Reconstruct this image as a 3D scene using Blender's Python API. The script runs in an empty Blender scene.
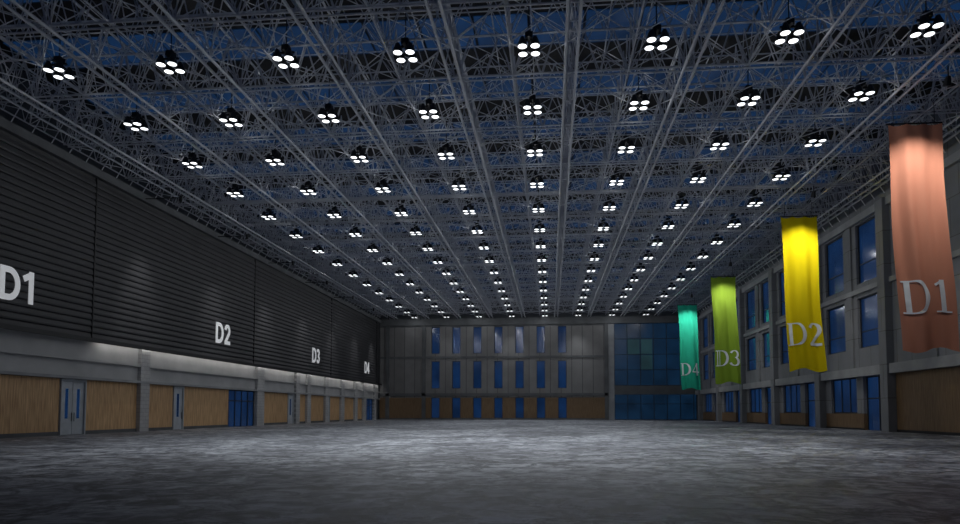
import bpy, math, random
from mathutils import Vector
random.seed(4)
scene = bpy.context.scene
try:
    scene.view_settings.view_transform = 'Standard'
    scene.view_settings.look = 'None'
except Exception as e:
    print(e)

# ------------------------------------------------------------------ materials
def nodes_of(name):
    m = bpy.data.materials.new(name); m.use_nodes = True
    nt = m.node_tree; b = nt.nodes['Principled BSDF']
    return m, nt, b
def mat_plain(name, col, rough=0.6, metal=0.0, emis=None, estr=0.0, var=0.12, nscale=1.5):
    m, nt, b = nodes_of(name)
    tc = nt.nodes.new('ShaderNodeTexCoord')
    n = nt.nodes.new('ShaderNodeTexNoise'); n.inputs['Scale'].default_value = nscale; n.inputs['Detail'].default_value = 5
    r = nt.nodes.new('ShaderNodeValToRGB')
    r.color_ramp.elements[0].position = 0.3; r.color_ramp.elements[1].position = 0.7
    r.color_ramp.elements[0].color = tuple(c*(1-var) for c in col)+(1,)
    r.color_ramp.elements[1].color = tuple(min(1, c*(1+var)) for c in col)+(1,)
    nt.links.new(tc.outputs['Object'], n.inputs['Vector'])
    nt.links.new(n.outputs['Fac'], r.inputs['Fac'])
    nt.links.new(r.outputs['Color'], b.inputs['Base Color'])
    b.inputs['Roughness'].default_value = rough; b.inputs['Metallic'].default_value = metal
    if emis:
        b.inputs['Emission Color'].default_value = emis+(1,); b.inputs['Emission Strength'].default_value = estr
    return m
def mat_brick(name, c1, c2, mortar, bw, bh, axis='YZ', ms=0.012, rough=0.8, off=0.5):
    m, nt, b = nodes_of(name)
    tc = nt.nodes.new('ShaderNodeTexCoord'); s = nt.nodes.new('ShaderNodeSeparateXYZ'); c = nt.nodes.new('ShaderNodeCombineXYZ')
    nt.links.new(tc.outputs['Object'], s.inputs[0])
    nt.links.new(s.outputs[axis[0]], c.inputs['X']); nt.links.new(s.outputs['Z'], c.inputs['Y'])
    br = nt.nodes.new('ShaderNodeTexBrick'); nt.links.new(c.outputs[0], br.inputs['Vector'])
    br.offset = off
    br.inputs['Scale'].default_value = 1.0; br.inputs['Brick Width'].default_value = bw; br.inputs['Row Height'].default_value = bh
    br.inputs['Mortar Size'].default_value = ms; br.inputs['Color1'].default_value = c1+(1,); br.inputs['Color2'].default_value = c2+(1,)
    br.inputs['Mortar'].default_value = mortar+(1,)
    n = nt.nodes.new('ShaderNodeTexNoise'); n.inputs['Scale'].default_value = 0.6; n.inputs['Detail'].default_value = 6
    nt.links.new(tc.outputs['Object'], n.inputs['Vector'])
    mr = nt.nodes.new('ShaderNodeMapRange'); mr.inputs['To Min'].default_value = 0.7; mr.inputs['To Max'].default_value = 1.2
    nt.links.new(n.outputs['Fac'], mr.inputs['Value'])
    mx = nt.nodes.new('ShaderNodeVectorMath'); mx.operation = 'SCALE'
    nt.links.new(br.outputs['Color'], mx.inputs[0]); nt.links.new(mr.outputs[0], mx.inputs['Scale'])
    nt.links.new(mx.outputs[0], b.inputs['Base Color']); b.inputs['Roughness'].default_value = rough
    return m
def mat_wood(name, k=1.0):
    m, nt, b = nodes_of(name)
    tc = nt.nodes.new('ShaderNodeTexCoord'); mp = nt.nodes.new('ShaderNodeMapping')
    mp.inputs['Scale'].default_value = (3.5, 3.5, 0.25)
    n = nt.nodes.new('ShaderNodeTexNoise'); n.inputs['Scale'].default_value = 3; n.inputs['Detail'].default_value = 8
    r = nt.nodes.new('ShaderNodeValToRGB')
    r.color_ramp.elements[0].position = 0.3; r.color_ramp.elements[1].position = 0.72
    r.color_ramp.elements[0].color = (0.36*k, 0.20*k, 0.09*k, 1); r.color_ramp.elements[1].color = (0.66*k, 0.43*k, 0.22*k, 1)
    nt.links.new(tc.outputs['Object'], mp.inputs[0]); nt.links.new(mp.outputs[0], n.inputs['Vector'])
    nt.links.new(n.outputs['Fac'], r.inputs['Fac']); nt.links.new(r.outputs['Color'], b.inputs['Base Color'])
    b.inputs['Roughness'].default_value = 0.5
    return m
def mat_glass(name, col, estr, rough=0.12):
    m, nt, b = nodes_of(name)
    tc = nt.nodes.new('ShaderNodeTexCoord')
    n = nt.nodes.new('ShaderNodeTexNoise'); n.inputs['Scale'].default_value = 0.35; n.inputs['Detail'].default_value = 3
    nt.links.new(tc.outputs['Object'], n.inputs['Vector'])
    r = nt.nodes.new('ShaderNodeValToRGB')
    r.color_ramp.elements[0].position = 0.3; r.color_ramp.elements[1].position = 0.7
    r.color_ramp.elements[0].color = tuple(c*0.45 for c in col)+(1,); r.color_ramp.elements[1].color = col+(1,)
    nt.links.new(n.outputs['Fac'], r.inputs['Fac'])
    nt.links.new(r.outputs['Color'], b.inputs['Emission Color'])
    b.inputs['Emission Strength'].default_value = estr
    b.inputs['Base Color'].default_value = (0.008, 0.012, 0.025, 1); b.inputs['Roughness'].default_value = rough
    return m
def mat_floor():
    m, nt, b = nodes_of('polished_concrete_floor')
    tc = nt.nodes.new('ShaderNodeTexCoord')
    def noise(sc, det, rough=0.6, dist=0.0):
        n = nt.nodes.new('ShaderNodeTexNoise'); n.inputs['Scale'].default_value = sc; n.inputs['Detail'].default_value = det
        n.inputs['Roughness'].default_value = rough; n.inputs['Distortion'].default_value = dist
        nt.links.new(tc.outputs['Object'], n.inputs['Vector']); return n
    a = noise(0.12, 8, 0.65, 1.0); c = noise(1.4, 10, 0.72, 0.9)
    def ramp(src, p0, c0, p1, c1):
        r = nt.nodes.new('ShaderNodeValToRGB'); e = r.color_ramp.elements
        e[0].position = p0; e[0].color = c0; e[1].position = p1; e[1].color = c1
        nt.links.new(src.outputs['Fac'], r.inputs['Fac']); return r
    r1 = ramp(c, 0.42, (0.08, 0.09, 0.11, 1), 0.60, (0.60, 0.62, 0.66, 1))
    r2 = ramp(a, 0.40, (0.42, 0.42, 0.44, 1), 0.58, (1.0, 1.0, 1.0, 1))
    mm = nt.nodes.new('ShaderNodeVectorMath'); mm.operation = 'MULTIPLY'
    nt.links.new(r1.outputs['Color'], mm.inputs[0]); nt.links.new(r2.outputs['Color'], mm.inputs[1])
    v = nt.nodes.new('ShaderNodeTexVoronoi'); v.feature = 'DISTANCE_TO_EDGE'; v.inputs['Scale'].default_value = 0.32
    dn = noise(0.5, 8, 0.7)
    mixv = nt.nodes.new('ShaderNodeVectorMath'); mixv.operation = 'MULTIPLY_ADD'
    mixv.inputs[1].default_value = (4.0, 4.0, 4.0)
    nt.links.new(dn.outputs['Color'], mixv.inputs[0]); nt.links.new(tc.outputs['Object'], mixv.inputs[2])
    nt.links.new(mixv.outputs[0], v.inputs['Vector'])
    vr = nt.nodes.new('ShaderNodeMapRange'); vr.inputs['From Max'].default_value = 0.05; vr.inputs['To Min'].default_value = 0.25; vr.inputs['To Max'].default_value = 1.0
    nt.links.new(v.outputs['Distance'], vr.inputs['Value'])
    sc = nt.nodes.new('ShaderNodeVectorMath'); sc.operation = 'SCALE'
    nt.links.new(mm.outputs[0], sc.inputs[0]); nt.links.new(vr.outputs[0], sc.inputs['Scale'])
    nt.links.new(sc.outputs[0], b.inputs['Base Color'])
    rr = nt.nodes.new('ShaderNodeMapRange'); rr.inputs['To Min'].default_value = 0.40; rr.inputs['To Max'].default_value = 0.70
    nt.links.new(c.outputs['Fac'], rr.inputs['Value']); nt.links.new(rr.outputs[0], b.inputs['Roughness'])
    bp = nt.nodes.new('ShaderNodeBump'); bp.inputs['Strength'].default_value = 0.4; bp.inputs['Distance'].default_value = 0.04
    nt.links.new(c.outputs['Fac'], bp.inputs['Height']); nt.links.new(bp.outputs[0], b.inputs['Normal'])
    return m

M_conc = mat_plain('painted_concrete', (0.30, 0.31, 0.32), 0.75, var=0.15, nscale=0.8)
M_band = mat_plain('smooth_concrete_band', (0.44, 0.44, 0.44), 0.75, var=0.12, nscale=0.5)
M_concd = mat_plain('dark_concrete', (0.11, 0.115, 0.12), 0.8, var=0.2, nscale=0.6)
M_panel = mat_brick('concrete_panels_right', (0.235,0.245,0.26), (0.20,0.21,0.225), (0.12,0.12,0.12), 2.0, 2.6, 'YZ', 0.03)
M_panelb = mat_brick('concrete_panels_end', (0.22,0.217,0.215), (0.185,0.18,0.178), (0.085,0.085,0.085), 1.95, 30.0, 'XZ', 0.06, off=0.0)
M_block = mat_brick('concrete_blocks', (0.46,0.46,0.46), (0.41,0.41,0.42), (0.30,0.30,0.30), 0.6, 0.3, 'YZ', 0.015)
M_wood = mat_wood('timber_panelling', 1.2)
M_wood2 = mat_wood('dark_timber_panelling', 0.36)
M_black = mat_plain('black_metal', (0.016, 0.016, 0.018), 0.45, 0.3)
M_louv = mat_plain('charcoal_cladding', (0.040, 0.040, 0.044), 0.6, 0.0, var=0.15, nscale=0.5)
M_truss = mat_plain('white_painted_steel', (0.66, 0.67, 0.70), 0.6, 0.0, var=0.05)
M_deck = mat_plain('dark_roof_deck', (0.012, 0.012, 0.014), 0.8)
M_sky = mat_glass('night_blue_skylight', (0.005, 0.024, 0.074), 1.0, 0.7)
M_glass = mat_glass('night_blue_glass', (0.004, 0.020, 0.068), 1.0)
M_glass2 = mat_glass('dim_blue_curtain_glass', (0.003, 0.016, 0.040), 1.0, 0.25)
M_refl = mat_glass('teal_painted_reflection', (0.010, 0.034, 0.040), 1.0, 0.5)  # emissive colour imitating banner reflections in the glass
M_frame = mat_plain('dark_window_frame', (0.04, 0.045, 0.05), 0.5, 0.4)
M_door = mat_plain('pale_painted_door', (0.50, 0.53, 0.56), 0.45)
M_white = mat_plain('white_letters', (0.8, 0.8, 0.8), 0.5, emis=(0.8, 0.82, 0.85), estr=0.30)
M_lamp = mat_plain('lamp_lens', (0.9, 0.9, 0.9), 0.3, emis=(0.93, 0.97, 1.0), estr=2.2)
M_strip = mat_plain('led_strip', (0.9, 0.9, 0.9), 0.3, emis=(1.0, 0.98, 0.94), estr=8.0)
M_floor = mat_floor()

# ------------------------------------------------------------------ mesh builder
class MB:
    def __init__(s): s.v=[]; s.f=[]; s.m=[]; s.mats=[]
    def mi(s, mat):
        if mat not in s.mats: s.mats.append(mat)
        return s.mats.index(mat)
    def box(s, x0,x1,y0,y1,z0,z1, mat):
        i=len(s.v); k=s.mi(mat)
        s.v += [(x0,y0,z0),(x1,y0,z0),(x1,y1,z0),(x0,y1,z0),(x0,y0,z1),(x1,y0,z1),(x1,y1,z1),(x0,y1,z1)]
        for q in ((0,3,2,1),(4,5,6,7),(0,1,5,4),(1,2,6,5),(2,3,7,6),(3,0,4,7)):
            s.f.append(tuple(i+a for a in q)); s.m.append(k)
    def tube(s, a, b, r, mat, n=5, r2=None, caps=False):
        a=Vector(a); b=Vector(b); d=(b-a)
        if d.length<1e-6: return
        d.normalize(); up=Vector((0,0,1)) if abs(d.z)<0.9 else Vector((1,0,0))
        u=d.cross(up).normalized(); w=d.cross(u); i=len(s.v); k=s.mi(mat)
        r2 = r if r2 is None else r2
        for p,rr in ((a,r),(b,r2)):
            for j in range(n):
                t=2*math.pi*j/n; q=p+u*(math.cos(t)*rr)+w*(math.sin(t)*rr); s.v.append((q.x,q.y,q.z))
        for j in range(n):
            s.f.append((i+j, i+(j+1)%n, i+n+(j+1)%n, i+n+j)); s.m.append(k)
        if caps:
            s.f.append(tuple(i+j for j in range(n))[::-1]); s.m.append(k)
            s.f.append(tuple(i+n+j for j in range(n))); s.m.append(k)
    def disc(s, c, r, mat, n=14):
        i=len(s.v); k=s.mi(mat)
        for j in range(n):
            t=2*math.pi*j/n; s.v.append((c[0]+r*math.cos(t), c[1]+r*math.sin(t), c[2]))
        s.f.append(tuple(i+j for j in range(n))[::-1]); s.m.append(k)
    def quad(s, pts, mat):
        i=len(s.v); s.v += [tuple(p) for p in pts]; s.f.append(tuple(range(i,i+len(pts)))); s.m.append(s.mi(mat))
    def obj(s, name, smooth=False, parent=None):
        me=bpy.data.meshes.new(name); me.from_pydata(s.v,[],s.f)
        for m in s.mats: me.materials.append(m)
        me.polygons.foreach_set('material_index', s.m)
        if smooth: me.polygons.foreach_set('use_smooth',[True]*len(s.f))
        me.update()
        o=bpy.data.objects.new(name, me); scene.collection.objects.link(o)
        if parent: o.parent=parent
        return o

XL, XR, YB, Y0 = -32.0, 26.0, 118.0, 2.0
ZT = 18.2; ZR = 22.6

# ------------------------------------------------------------------ floor
b=MB(); b.box(XL-1.2, XR+1.2, -14, YB+1, -0.3, 0, M_floor); b.obj('floor')

# ------------------------------------------------------------------ ceiling deck with skylight bands
LX=[-0.95+6*k for k in range(-4,4)]
LY=[29.75+6.13*j for j in range(0,15)]
b=MB(); b.box(XL-1.2, XR+1.2, Y0, YB+1, ZR+0.02, ZR+0.3, M_deck)
y=LY[0]-3.07-6.15*3
while y < YB-1:
    y1=min(y+2.9, YB-0.5)
    x=XL+1
    while x < XR-1:
        x1=min(x+2.85, XR-0.5)
        b.box(x, x1, y, y1, ZR-0.05, ZR+0.02, M_sky)
        x+=3.0
    y+=6.15
b.obj('ceiling')

# ------------------------------------------------------------------ roof space-truss
b=MB()
ZB=18.95; ZU=21.4
T=M_truss
PX=[1.1+6*k for k in range(-5,5)]
ya, yb = 14.0, YB-0.3
step=3.075/2
ny=int((yb-ya)/step)
for x in PX:
    if x>XR-0.6: continue
    for dx in (-0.28,0.28): b.tube((x+dx,ya,ZB),(x+dx,yb,ZB),0.08,T,6)
    b.tube((x,ya,ZU),(x,yb,ZU),0.07,T,6)
    for i in range(ny):
        y0=ya+i*step; y1=y0+step; ym=(y0+y1)/2
        b.tube((x-0.28,y0,ZB),(x+0.28,y0,ZB),0.03,T,4)
        b.tube((x-0.28,y0,ZB),(x,ym,ZU),0.035,T,4); b.tube((x,ym,ZU),(x+0.28,y1,ZB),0.035,T,4)
        b.tube((x+0.28,y0,ZB),(x,ym,ZU),0.035,T,4)
ty=LY[0]-3.07-6.15*3
TY=[]
while ty<yb-0.5:
    if ty>ya: TY.append(ty)
    ty+=3.075
for n,y in enumerate(TY):
    big = n%2==0
    zb = ZB+0.25 if big else ZB+0.7
    r = 0.062 if big else 0.044
    for dy in ((-0.2,0.2) if big else (0,)):
        b.tube((XL,y+dy,zb),(XR,y+dy,zb),r*0.85,T,5)
        x=XL+0.1
        while x+1.5<=XR+0.1:
            b.tube((x,y+dy,zb),(x+0.75,y,ZU+0.1),0.032,T,4); b.tube((x+0.75,y,ZU+0.1),(x+1.5,y+dy,zb),0.032,T,4)
            x+=1.5
    b.tube((XL,y,ZU+0.1),(XR,y,ZU+0.1),r,T,5)
    b.tube((XL,y+1.5375,ZU+0.45),(XR,y+1.5375,ZU+0.45),0.04,T,4)
x=PX[0]-2
while x<XR:
    b.tube((x,ya,ZU+0.35),(x,yb,ZU+0.35),0.035,T,4)
    x+=2.0
x=PX[0]-3
while x<XR-0.5:
    b.tube((x,ya,ZB+0.3),(x,yb,ZB+0.3),0.05,T,5)
    for i in range(ny):
        y0=ya+i*step
        b.tube((x,y0,ZB+0.3),(x,y0+step/2,ZU),0.03,T,4); b.tube((x,y0+step/2,ZU),(x,y0+step,ZB+0.3),0.03,T,4)
    x+=6.0
xs=[PX[0]-3+3*i for i in range(0,21)]
for n in range(len(TY)-1):
    y0,y1=TY[n],TY[n+1]
    for i in range(len(xs)-1):
        x0,x1=xs[i],xs[i+1]
        if x0<XL or x1>XR: continue
        b.tube((x0,y0,ZB+0.3),(x1,y1,ZB+0.3),0.03,T,4)
        b.tube((x1,y0,ZB+0.3),(x0,y1,ZB+0.3),0.03,T,4)
        if (i+n)%2: b.tube((x0,y0,ZU+0.1),(x1,y1,ZU+0.1),0.024,T,3)
        else: b.tube((x1,y0,ZU+0.1),(x0,y1,ZU+0.1),0.024,T,3)
        cx,cy=(x0+x1)/2,(y0+y1)/2
        for (px,py) in ((x0,y0),(x1,y0),(x1,y1),(x0,y1)):
            b.tube((px,py,ZB+0.3),(cx,cy,ZU),0.027,T,4)
for side,xw in ((1,XL),(-1,XR)):
    y=TY[0]
    while y<yb-1.6:
        b.tube((xw+side*0.15,y,ZT+0.3),(xw+side*1.9,y,ZU),0.04,T,4)
        b.tube((xw+side*1.9,y,ZB),(xw+side*1.9,y+1.5375,ZU),0.035,T,4)
        b.tube((xw+side*1.9,y+1.5375,ZB),(xw+side*1.9,y+1.5375,ZU),0.035,T,4)
        y+=1.5375
    b.tube((xw+side*1.9,ya,ZB),(xw+side*1.9,yb,ZB),0.07,T,5)
    b.tube((xw+side*1.9,ya,ZU),(xw+side*1.9,yb,ZU),0.06,T,5)
b.obj('roof_truss')

# ------------------------------------------------------------------ high-bay lights (one object)
b=MB(); ZL=18.8
for x in LX:
    for y in LY:
        b.box(x-0.42,x+0.42,y-0.05,y+0.05,ZL+0.46,ZL+0.54,M_black)
        b.box(x-0.05,x+0.05,y-0.42,y+0.42,ZL+0.46,ZL+0.54,M_black)
        b.box(x-0.18,x+0.18,y-0.18,y+0.18,ZL+0.54,ZL+0.85,M_black)
        b.tube((x,y,ZL+0.5),(x,y,ZU+0.4),0.03,M_black,5)
        for dx in (-0.30,0.30):
            for dy in (-0.34,0.34):
                b.tube((x+dx,y+dy,ZL),(x+dx,y+dy,ZL+0.18),0.25,M_black,12,0.21)
                b.tube((x+dx,y+dy,ZL+0.18),(x+dx,y+dy,ZL+0.48),0.21,M_black,12,0.09,caps=True)
                b.disc((x+dx,y+dy,ZL+0.02),0.215,M_lamp)
lamps=b.obj('high_bay_light_array')
def add_light(name, kind, loc, energy, parent=None, smooth=None, **kw):
    l=bpy.data.lights.new(name,kind); l.energy=energy
    for k,v in kw.items(): setattr(l,k,v)
    if smooth is not None:
        l.use_nodes=True; nt=l.node_tree
        em=next(n for n in nt.nodes if n.type=='EMISSION')
        lf=nt.nodes.new('ShaderNodeLightFalloff'); lf.inputs['Strength'].default_value=1.0; lf.inputs['Smooth'].default_value=smooth
        nt.links.new(lf.outputs['Quadratic'], em.inputs['Strength'])
    o=bpy.data.objects.new(name,l); scene.collection.objects.link(o); o.location=loc
    if parent: o.parent=parent
    return o
for i,x in enumerate(LX):
    for j,y in enumerate(LY):
        if (i+j)%2==0:
            add_light('truss_fill_light','POINT',(x,y,ZL-0.02),(70 if j==0 else (100 if i in (0,7) else 130)),lamps,smooth=8.0,shadow_soft_size=0.10,color=(0.94,0.97,1.0))  # point light added to brighten the trusses, not a bulb of the fixture
        elif 1<=i<=6:
            mid = 2<=i<=5
            if j<=1: p = 4600 if mid else 1500
            elif j<=3: p = 2900 if mid else 800
            else: p = 1200 if mid else 550
            o=add_light('downlight_beam','SPOT',(x,y,ZL-0.05),p,lamps,shadow_soft_size=0.2,spot_size=math.radians(84 if j<4 else 78),spot_blend=1.0,color=(0.92,0.96,1.0))
            if j<=1: o.rotation_euler=(math.radians(-8),0,0)

# ------------------------------------------------------------------ left wall
b=MB()
b.box(XL-1.2,XL-0.36,Y0,YB+1,0,ZR,M_concd)
b.obj('wall_left')
b=MB()
b.box(XL-0.35,XL-0.15,Y0,YB-0.4,3.95,6.45,M_band)
b.box(XL-0.35,XL+0.18,Y0,YB-0.4,3.77,3.95,M_conc)
b.box(XL-0.35,XL+0.12,Y0,YB-0.4,5.05,5.2,M_band)
pil=[(22.0,23.0),(33.0,33.6),(47.3,48.4),(67.3,69.0),(78.0,79.2),(81.8,83),(88.6,89.8),(95.5,97.0),(102.4,103.8),(107.2,108.9),(114,115.2)]
for y0,y1 in pil:
    b.box(XL-0.35,XL+0.15,y0,y1,0,6.45,M_block)
b.obj('trim_1')
b=MB(); b.box(XL-0.35,XL+0.3,Y0,YB-0.4,ZT-0.09,ZT+0.5,M_concd); b.obj('trim_2')
b=MB()
seams=[Y0,17.4,41.9,66.4,90.9,115.4,YB-0.4]
z=6.6
b.box(XL-0.34,XL-0.05,Y0,YB-0.4,6.6,ZT-0.1,M_louv)
while z<ZT-0.5:
    for s0,s1 in zip(seams,seams[1:]):
        i=len(b.v); k=b.mi(M_louv)
        prof=[(XL-0.05,z),(XL+0.05,z+0.04),(XL+0.07,z+0.14),(XL+0.01,z+0.40),(XL-0.05,z+0.45)]
        for yy in (s0+0.06,s1-0.06):
            for p in prof: b.v.append((p[0],yy,p[1]))
        n=len(prof)
        for j in range(n-1):
            b.f.append((i+j,i+j+1,i+n+j+1,i+n+j)); b.m.append(k)
    z+=0.45
for s in seams[1:-1]: b.box(XL-0.05,XL+0.10,s-0.04,s+0.04,6.6,ZT-0.1,M_black)
b.box(XL-0.34,XL+0.50,Y0,YB-0.4,6.55,6.65,M_black)
b.box(XL+0.46,XL+0.50,Y0,YB-0.4,6.36,6.55,M_black)
b.obj('louvre_cladding')
b=MB()
b.box(XL+0.25,XL+0.33,42.5,YB-1,6.50,6.548,M_strip)
b.obj('led_strip_light')
wood=[(24,33),(33.6,39.4),(41.8,47.3),(48.4,52.1),(53.7,61.6),(69,76.1),(79.2,81.8),(83,88.6),(91.2,95.5),(97,102.4),(103.8,107.2)]
b=MB()
for y0,y1 in wood:
    b.box(XL-0.34,XL-0.18,y0+0.01,y1-0.01,0.25,3.75,M_wood)
    b.box(XL-0.34,XL-0.12,y0+0.01,y1-0.01,0,0.25,M_concd)
b.obj('timber_wall_panels')
def single_door(name,y0,y1,leafs=2):
    b=MB(); x=XL-0.34
    b.box(x,x+0.26,y0,y0+0.1,0,3.75,M_door); b.box(x,x+0.26,y1-0.1,y1,0,3.75,M_door); b.box(x,x+0.26,y0+0.1,y1-0.1,3.6,3.75,M_door)
    w=(y1-y0-0.2)/leafs
    for i in range(leafs):
        a=y0+0.1+i*w
        b.box(x,x+0.14,a+0.02,a+w-0.02,0.02,3.58,M_door)
        b.box(x+0.14,x+0.15,a+w*0.38,a+w*0.62,1.1,3.1,M_glass)
        yy=a+(w-0.12 if i==0 else 0.12)
        b.tube((x+0.2,yy,0.9),(x+0.2,yy,1.5),0.02,M_black,6,caps=True)
    return b.obj(name)
dn=1
for y0,y1,l in ((39.45,41.75,2),(52.15,53.65,1),(76.15,77.9,1),(89.9,91.1,1)):
    single_door('door_%d'%dn,y0,y1,l); dn+=1
def glass_door(name, xw, side, y0,y1, zt, n=2):
    b=MB(); xa,xb=sorted((xw, xw+side*0.12))
    g=0.09
    b.box(xa,xb,y0,y0+g,0,zt,M_frame); b.box(xa,xb,y1-g,y1,0,zt,M_frame); b.box(xa,xb,y0+g,y1-g,zt-g,zt,M_frame)
    b.box(xa,xb,y0+g,y1-g,2.6,2.7,M_frame)
    gx=sorted((xw, xw+side*0.04)); b.box(gx[0],gx[1],y0+g,y1-g,0.02,zt-g,M_glass)
    for i in range(1,n):
        c=y0+(y1-y0)*i/n; b.box(xa,xb,c-0.05,c+0.05,0,zt,M_frame)
    return b.obj(name)
glass_door('door_%d'%dn, XL-0.34, 1, 61.7, 67.25, 3.75, 4); dn+=1
glass_door('door_%d'%dn, XL-0.34, 1, 109.0, 113.9, 3.75, 3); dn+=1

# ------------------------------------------------------------------ lettering helpers
def ribbon(b, pts, ws, mapf, mat):
    n=len(pts); L=[];R=[]
    for i,p in enumerate(pts):
        a=pts[max(0,i-1)]; c=pts[min(n-1,i+1)]
        d=(c[0]-a[0],c[1]-a[1]); l=math.hypot(*d) or 1; nx,ny=-d[1]/l,d[0]/l
        L.append((p[0]+nx*ws[i]/2,p[1]+ny*ws[i]/2)); R.append((p[0]-nx*ws[i]/2,p[1]-ny*ws[i]/2))
    for i in range(n-1): b.quad([mapf(*L[i]),mapf(*L[i+1]),mapf(*R[i+1]),mapf(*R[i])],mat)
def line(p,q,n=10): return [(p[0]+(q[0]-p[0])*i/n,p[1]+(q[1]-p[1])*i/n) for i in range(n+1)]
def arc(cx,cy,rx,ry,a0,a1,n=20): return [(cx+rx*math.cos(math.radians(a0+(a1-a0)*i/n)),cy+ry*math.sin(math.radians(a0+(a1-a0)*i/n))) for i in range(n+1)]
def vw(pts,tn,tk):
    out=[]
    for i in range(len(pts)):
        a=pts[max(0,i-1)]; c=pts[min(len(pts)-1,i+1)]
        l=math.hypot(c[0]-a[0],c[1]-a[1]) or 1; out.append(tn+(tk-tn)*abs((c[1]-a[1])/l)**1.3)
    return out
def glyph(ch):
    S=[]; t=0.05; k=0.17
    def st(p,w): S.append((p,w if isinstance(w,list) else [w]*len(p)))
    if ch=='D':
        st(line((0.17,0),(0.17,1)),k); st(line((0,t/2),(0.42,t/2)),t); st(line((0,1-t/2),(0.42,1-t/2)),t)
        p=arc(0.36,0.5,0.40,0.5-t/2,90,-90,28); st(p,vw(p,t,k*1.1)); return S,0.85
    if ch=='1':
        st(line((0.25,0),(0.25,1)),k*0.9); st(line((0.04,t/2),(0.46,t/2)),t); st(line((0.05,0.84),(0.26,0.97)),t*1.5); return S,0.5
    if ch=='2':
        p=arc(0.28,0.72,0.22,0.26,165,-30,20)+line((0.44,0.52),(0.07,0.05),8); st(p,vw(p,t*1.3,k*0.9)); st(line((0.03,0.06),(0.54,0.06)),0.12); return S,0.58
    if ch=='3':
        p=arc(0.25,0.75,0.20,0.23,160,-80,20); st(p,vw(p,t,k*0.85)); p=arc(0.24,0.28,0.24,0.26,85,-160,24); st(p,vw(p,t,k)); return S,0.55
    if ch=='4':
        st(line((0.39,0),(0.39,1)),k*0.85); st(line((0.38,0.97),(0.03,0.30)),t*1.2); st(line((0.0,0.28),(0.56,0.28)),0.09); return S,0.58
def sglyph(ch):
    S=[]; k=0.18
    def st(p): S.append((p,[k]*len(p)))
    h=k/2
    if ch=='D':
        st(line((h,0),(h,1))); st(line((h,h),(0.34,h))); st(line((h,1-h),(0.34,1-h))); st(arc(0.32,0.5,0.34,0.5-h,90,-90,28)); return S,0.76
    if ch=='1':
        st(line((0.33,0),(0.33,1))); st(line((0.03,0.74),(0.34,0.91))); return S,0.44
    if ch=='2':
        st(arc(0.29,0.68,0.20,0.23,170,-35,20)+line((0.45,0.54),(0.10,0.10),8)); st(line((0.02,h),(0.58,h))); return S,0.6
    if ch=='3':
        st(arc(0.26,0.72,0.20,0.19,160,-90,20)); st(arc(0.26,0.29,0.22,0.20,90,-160,24)); return S,0.58
    if ch=='4':
        st(line((0.42,0),(0.42,1))); st(line((0.38,0.95),(0.06,0.32))); st(line((0.0,0.27),(0.60,0.27))); return S,0.62
def wall_text(body, yc, zc, h):
    b=MB(); gl=[sglyph(c) for c in body]; sx=h*0.95; tw=(sum(g[1] for g in gl)+0.1)*sx; cur=yc-tw/2
    for S,w in gl:
        for n,(p,ws) in enumerate(S):
            ribbon(b,p,ws,lambda a,c,cur=cur,n=n:(XL+0.14+0.003*n,cur+a*sx,zc-h/2+c*h),M_white)
        cur+=(w+0.1)*sx
    o=b.obj('wall_lettering'); md=o.modifiers.new('thickness','SOLIDIFY'); md.thickness=0.05; md.offset=0
for t,y in (('D1',35.4),('D2',59.7),('D3',84.6),('D4',109.0)): wall_text(t,y,9.15,2.0)

# ------------------------------------------------------------------ right wall
b=MB()
b.box(XR+0.71,XR+1.2,Y0,YB+1,0,ZR,M_concd)
b.obj('wall_right')
b=MB()
cols=[16.5,28.5,40.5,52.0,64.5,77,89.5,102,114.3]
xb0,xb1=XR+0.25,XR+0.70
YE=YB-0.4
def solid(y0,y1,z0,z1): b.box(xb0,xb1,y0,y1,z0,z1,M_panel)
solid(Y0,YE,17.5,ZR-0.1); solid(Y0,YE,11.2,12.4)
solid(Y0,YE,5.2,6.9)
b.box(XR-0.05,XR+0.7,Y0,YE,17.6,18.2,M_conc)
b.box(XR-0.15,XR+0.7,Y0,YE,4.5,5.25,M_conc)
b.box(XR+0.05,XR+0.7,Y0,YE,11.55,11.95,M_conc)
for c in cols: b.box(XR-0.3,XR+0.7,c-0.55,c+0.55,0,ZT,M_panel)
wins=[]
edges=[Y0]+cols
for a,c in zip(edges,edges[1:]):
    y0=a+0.55; y1=c-0.55; mid=(y0+y1)/2
    b.box(XR+0.1,XR+0.7,mid-0.5,mid+0.5,4.5,17.6,M_panel)
    for (w0,w1) in ((y0,mid-0.5),(mid+0.5,y1)):
        solid(w0,w0+0.7,6.9,11.2); solid(w1-0.7,w1,6.9,11.2)
        solid(w0,w0+0.7,12.4,17.5); solid(w1-0.7,w1,12.4,17.5)
        if w1-w0>2:
            if 40<w0<52:
                solid(w0+0.7,w1-0.7,6.9,11.2); solid(w0+0.7,w1-0.7,12.4,17.5)
            else:
                wins.append((w0+0.7,w1-0.7,12.4,17.5)); wins.append((w0+0.7,w1-0.7,6.9,11.2))
solid(114.8,YE,0,ZR-0.1)
for c0,c1 in zip(cols[3:],cols[4:]):
    y0=c0+0.55; y1=c1-0.55
    b.box(XR+0.3,XR+0.70,y0+4.0,y0+5.2,1.4,4.5,M_panel)
    b.box(XR+0.3,XR+0.70,y1-1.2,y1,1.4,4.5,M_panel)
b.obj('concrete_pier_frame')  # concrete piers, wall panels and ledges around the right-wall windows
wn=1
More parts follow.
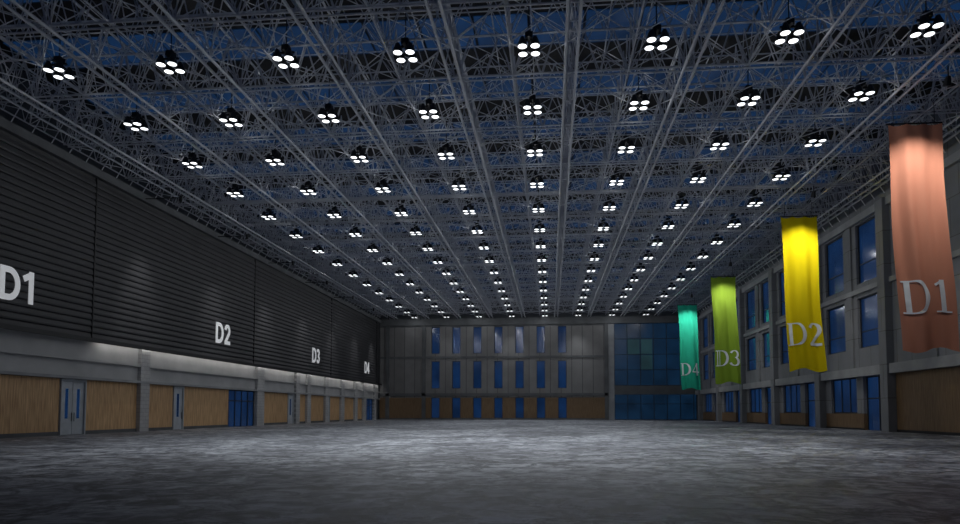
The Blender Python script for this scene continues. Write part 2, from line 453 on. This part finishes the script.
def window_x(y0,y1,z0,z1):
    global wn
    b=MB(); x=XR+0.45; g=0.1
    b.box(x,x+0.2,y0,y0+g,z0,z1,M_frame); b.box(x,x+0.2,y1-g,y1,z0,z1,M_frame)
    b.box(x,x+0.2,y0+g,y1-g,z0,z0+g,M_frame); b.box(x,x+0.2,y0+g,y1-g,z1-g,z1,M_frame)
    b.box(x+0.02,x+0.18,y0+g,y1-g,z0+(z1-z0)*0.33-0.04,z0+(z1-z0)*0.33+0.04,M_frame)
    b.box(x+0.1,x+0.14,y0+g,y1-g,z0+g,z1-g,M_glass)
    b.obj('window_%d'%wn); wn+=1
for w in wins: window_x(*w)
for y0,y1 in ((29.1,39.9),(41.1,51.4)):
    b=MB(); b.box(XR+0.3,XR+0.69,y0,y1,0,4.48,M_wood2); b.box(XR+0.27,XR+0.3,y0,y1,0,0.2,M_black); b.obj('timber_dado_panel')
for c0,c1 in zip(cols[3:],cols[4:]):
    y0=c0+0.55; y1=c1-0.55
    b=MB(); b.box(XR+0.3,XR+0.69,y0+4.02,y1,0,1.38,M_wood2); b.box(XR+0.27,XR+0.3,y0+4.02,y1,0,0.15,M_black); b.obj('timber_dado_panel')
    glass_door('door_%d'%dn, XR+0.69,-1,y0,y0+3.98,4.48,2); dn+=1
    bb=MB(); x=XR+0.5
    bb.box(x,x+0.19,y0+5.2,y1-1.2,1.4,1.5,M_frame); bb.box(x,x+0.19,y0+5.2,y1-1.2,4.4,4.5,M_frame)
    for k in range(4):
        yy=y0+5.24+(y1-y0-6.48)*k/3; bb.box(x,x+0.19,yy-0.04,yy+0.04,1.5,4.4,M_frame)
    bb.box(x+0.08,x+0.12,y0+5.24,y1-1.24,1.5,4.4,M_glass)
    bb.obj('window_%d'%wn); wn+=1

# ------------------------------------------------------------------ end wall
b=MB(); YF=YB
b.box(XL-1.2,XR+1.2,YF+0.5,YF+1,0,ZR,M_concd)
wx=[-21.4+3.93*i for i in range(7)]; ww=0.78
rows=[(0.3,4.1),(5.8,10.9),(12.3,17.3)]
def fil(x0,x1,z0,z1,m): b.box(x0,x1,YF,YF+0.5,z0,z1,m)
xe=10.4
fil(XL,xe,17.3,ZR,M_concd); fil(XL,xe,10.9,12.3,M_panelb); fil(XL,xe,4.1,5.8,M_panelb); fil(XL,xe,0,0.3,M_concd)
prev=XL
for x in wx+[None]:
    a=x-ww if x is not None else xe
    for z0,z1 in rows:
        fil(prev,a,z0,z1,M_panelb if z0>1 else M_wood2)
    prev = (x+ww) if x is not None else prev
b.box(XL,xe,YF-0.12,YF,11.4,11.8,M_concd); b.box(XL,xe,YF-0.2,YF,4.4,4.9,M_concd)
b.box(XL,XR,YF-0.3,YF,17.6,18.3,M_concd)
for x in (-30.5,-23.6,xe-0.2): b.box(x-0.35,x+0.35,YF-0.2,YF,0,ZT,M_concd)
fil(xe,XR+0.3,17.8,ZR,M_concd); fil(xe+1.2,XR+0.3,4.6,6.2,M_concd); fil(xe,xe+1.2,0,17.8,M_conc)
b.obj('wall_end')
for x in wx:
    for z0,z1 in rows:
        bb=MB(); g=0.08
        bb.box(x-ww,x-ww+g,YF+0.25,YF+0.45,z0,z1,M_frame); bb.box(x+ww-g,x+ww,YF+0.25,YF+0.45,z0,z1,M_frame)
        bb.box(x-ww+g,x+ww-g,YF+0.25,YF+0.45,z0,z0+g,M_frame); bb.box(x-ww+g,x+ww-g,YF+0.25,YF+0.45,z1-g,z1,M_frame)
        bb.box(x-ww+g,x+ww-g,YF+0.33,YF+0.37,z0+g,z1-g,M_glass)
        bb.obj('window_%d'%wn); wn+=1
bb=MB()
for z0,z1 in ((0,4.6),(6.2,17.8)):
    bb.box(xe+1.2,XR+0.2,YF+0.35,YF+0.4,z0,z1,M_glass2)
    k=xe+1.2
    while k<XR:
        bb.box(k,k+0.1,YF+0.2,YF+0.45,z0,z1,M_frame); k+=2.35
    zz=z0
    while zz<z1:
        bb.box(xe+1.2,XR+0.2,YF+0.2,YF+0.45,zz,zz+0.1,M_frame); zz+=2.85
# faint teal emissive panes painted in as banner reflections on the curtain glass
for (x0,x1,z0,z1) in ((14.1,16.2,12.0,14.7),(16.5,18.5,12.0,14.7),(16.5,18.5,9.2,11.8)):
    bb.box(x0,x1,YF+0.30,YF+0.345,z0,z1,M_refl)
bb.obj('window_%d'%wn); wn+=1

# ------------------------------------------------------------------ banners
def make_banner(name, y, x0, txt, col, seed, power):
    m,nt,bs=nodes_of(name+'_cloth')
    tc=nt.nodes.new('ShaderNodeTexCoord'); n=nt.nodes.new('ShaderNodeTexNoise'); n.inputs['Scale'].default_value=1.2
    mp=nt.nodes.new('ShaderNodeMapping'); mp.inputs['Scale'].default_value=(2,1,0.25)
    nt.links.new(tc.outputs['Object'],mp.inputs[0]); nt.links.new(mp.outputs[0],n.inputs['Vector'])
    r=nt.nodes.new('ShaderNodeValToRGB'); r.color_ramp.elements[0].color=tuple(c*0.85 for c in col)+(1,); r.color_ramp.elements[1].color=col+(1,)
    nt.links.new(n.outputs['Fac'],r.inputs['Fac']); nt.links.new(r.outputs['Color'],bs.inputs['Base Color'])
    bs.inputs['Roughness'].default_value=1.0; bs.inputs['Specular IOR Level'].default_value=0.0
    W=2.9; H=12.8; zt=17.75
    rd=random.Random(seed); ph=[rd.uniform(0,6.28) for _ in range(6)]
    def cloth(u,v):
        amp=0.03+0.10*min(1,v*2.5)
        yy=amp*(math.sin(u*9+ph[0]+1.3*v)+0.6*math.sin(u*19+ph[1]-2*v)+0.6*math.sin(v*6+ph[2]+u*3))
        narrow=1-0.05*math.sin(min(1,v*1.3)*math.pi)
        xx=x0+(u-0.5)*W*narrow+0.42*v**1.3+0.06*math.sin(v*7+ph[3])
        sag=0.16*math.sin(u*7+ph[4])*v**6 - 0.10*abs(math.sin(u*math.pi*3))*(1-v)**12
        zz=zt-H*v+sag
        return (xx,y+yy,zz)
    e=bpy.data.objects.new(name,None); scene.collection.objects.link(e)
    b=MB(); NU,NV=48,90; k=b.mi(m)
    for j in range(NV+1):
        for i in range(NU+1): b.v.append(cloth(i/NU,j/NV))
    for j in range(NV):
        for i in range(NU):
            a=j*(NU+1)+i; b.f.append((a,a+1,a+NU+2,a+NU+1)); b.m.append(k)
    b.obj('cloth',True,e)
    ml=bpy.data.materials.get('banner_letters') or mat_plain('banner_letters',(0.82,0.86,0.92),0.8)
    b=MB(); hgt=1.85; zc=7.0
    gl=[glyph(c) for c in txt]; tw=sum(g[1] for g in gl)+0.1
    sx=hgt*0.98; cur=0.5*W-tw*sx/2
    for S,w in gl:
        for p,ws in S:
            def mf(a,c,cur=cur):
                u=(cur+a*sx)/W; v=(zt-(zc+c*hgt))/H; q=cloth(u,v); return (q[0],q[1]-0.03,q[2])
            ribbon(b,p,ws,mf,ml)
        cur+=(w+0.1)*sx
    b.obj('lettering',False,e)
    b=MB()
    b.tube((x0-W/2-0.05,y,zt+0.02),(x0+W/2+0.05,y,zt+0.02),0.05,M_black,8,caps=True)
    for dx in (-1.1,1.1): b.tube((x0+dx,y,zt),(x0+dx,y,ZB),0.02,M_black,5)
    b.obj('hanging_bar',False,e)
    b=MB(); sy=y-3.2; sz=18.35
    b.tube((x0,sy,sz+0.3),(x0,sy,ZB+0.4),0.03,M_black,5)
    b.tube((x0,sy,sz+0.45),(x0,sy+0.15,sz),0.12,M_black,10,0.2,caps=True)
    b.obj('spotlight_housing',False,e)
    s=add_light('banner_spot','SPOT',(x0,sy+0.25,sz-0.15),power,e,spot_size=math.radians(84),spot_blend=1.0,shadow_soft_size=0.15,color=(1,0.97,0.92))
    d=Vector((x0+0.1,y,12.5))-Vector(s.location); s.rotation_euler=d.to_track_quat('-Z','Y').to_euler()
    return e
make_banner('hanging_banner',37.2,20.45,'D1',(0.62,0.27,0.18),1,2100)
make_banner('hanging_banner.001',54.5,20.6,'D2',(0.76,0.61,0.01),2,2300)
make_banner('hanging_banner.002',78.5,20.8,'D3',(0.24,0.38,0.04),3,2000)
make_banner('hanging_banner.003',99.0,20.8,'D4',(0.03,0.46,0.30),5,2300)

# ------------------------------------------------------------------ wall-wash fittings on left cladding
b=MB(); sp=[]
for y in (47,58,69,80,91,102,112):
    b.tube((XL+0.3,y,18.3),(XL+3.2,y,18.3),0.04,M_black,6); b.tube((XL+3.2,y,18.45),(XL+3.2,y,18.0),0.12,M_black,10,caps=True); sp.append(y)
fx=b.obj('wall_washer_lights')
for y in sp:
    s=add_light('wall_washer_beam','SPOT',(XL+3.2,y,17.95),1300,fx,spot_size=math.radians(44),spot_blend=1.0,shadow_soft_size=0.1)
    d=Vector((XL,y,8.0))-Vector(s.location); s.rotation_euler=d.to_track_quat('-Z','Y').to_euler()

# ------------------------------------------------------------------ world, camera
w=bpy.data.worlds.new('night'); scene.world=w; w.use_nodes=True
w.node_tree.nodes['Background'].inputs[0].default_value=(0.01,0.02,0.06,1); w.node_tree.nodes['Background'].inputs[1].default_value=0.4
cd=bpy.data.cameras.new('camera'); cam=bpy.data.objects.new('camera',cd); scene.collection.objects.link(cam); scene.camera=cam
cam.location=(0,0,1.6); cam.rotation_euler=(math.radians(93),0,math.radians(5.09))
cd.sensor_width=36; cd.lens=640*36/960; cd.shift_x=-13.5/960; cd.shift_y=115.5/960; cd.clip_end=500; cd.clip_start=0.05
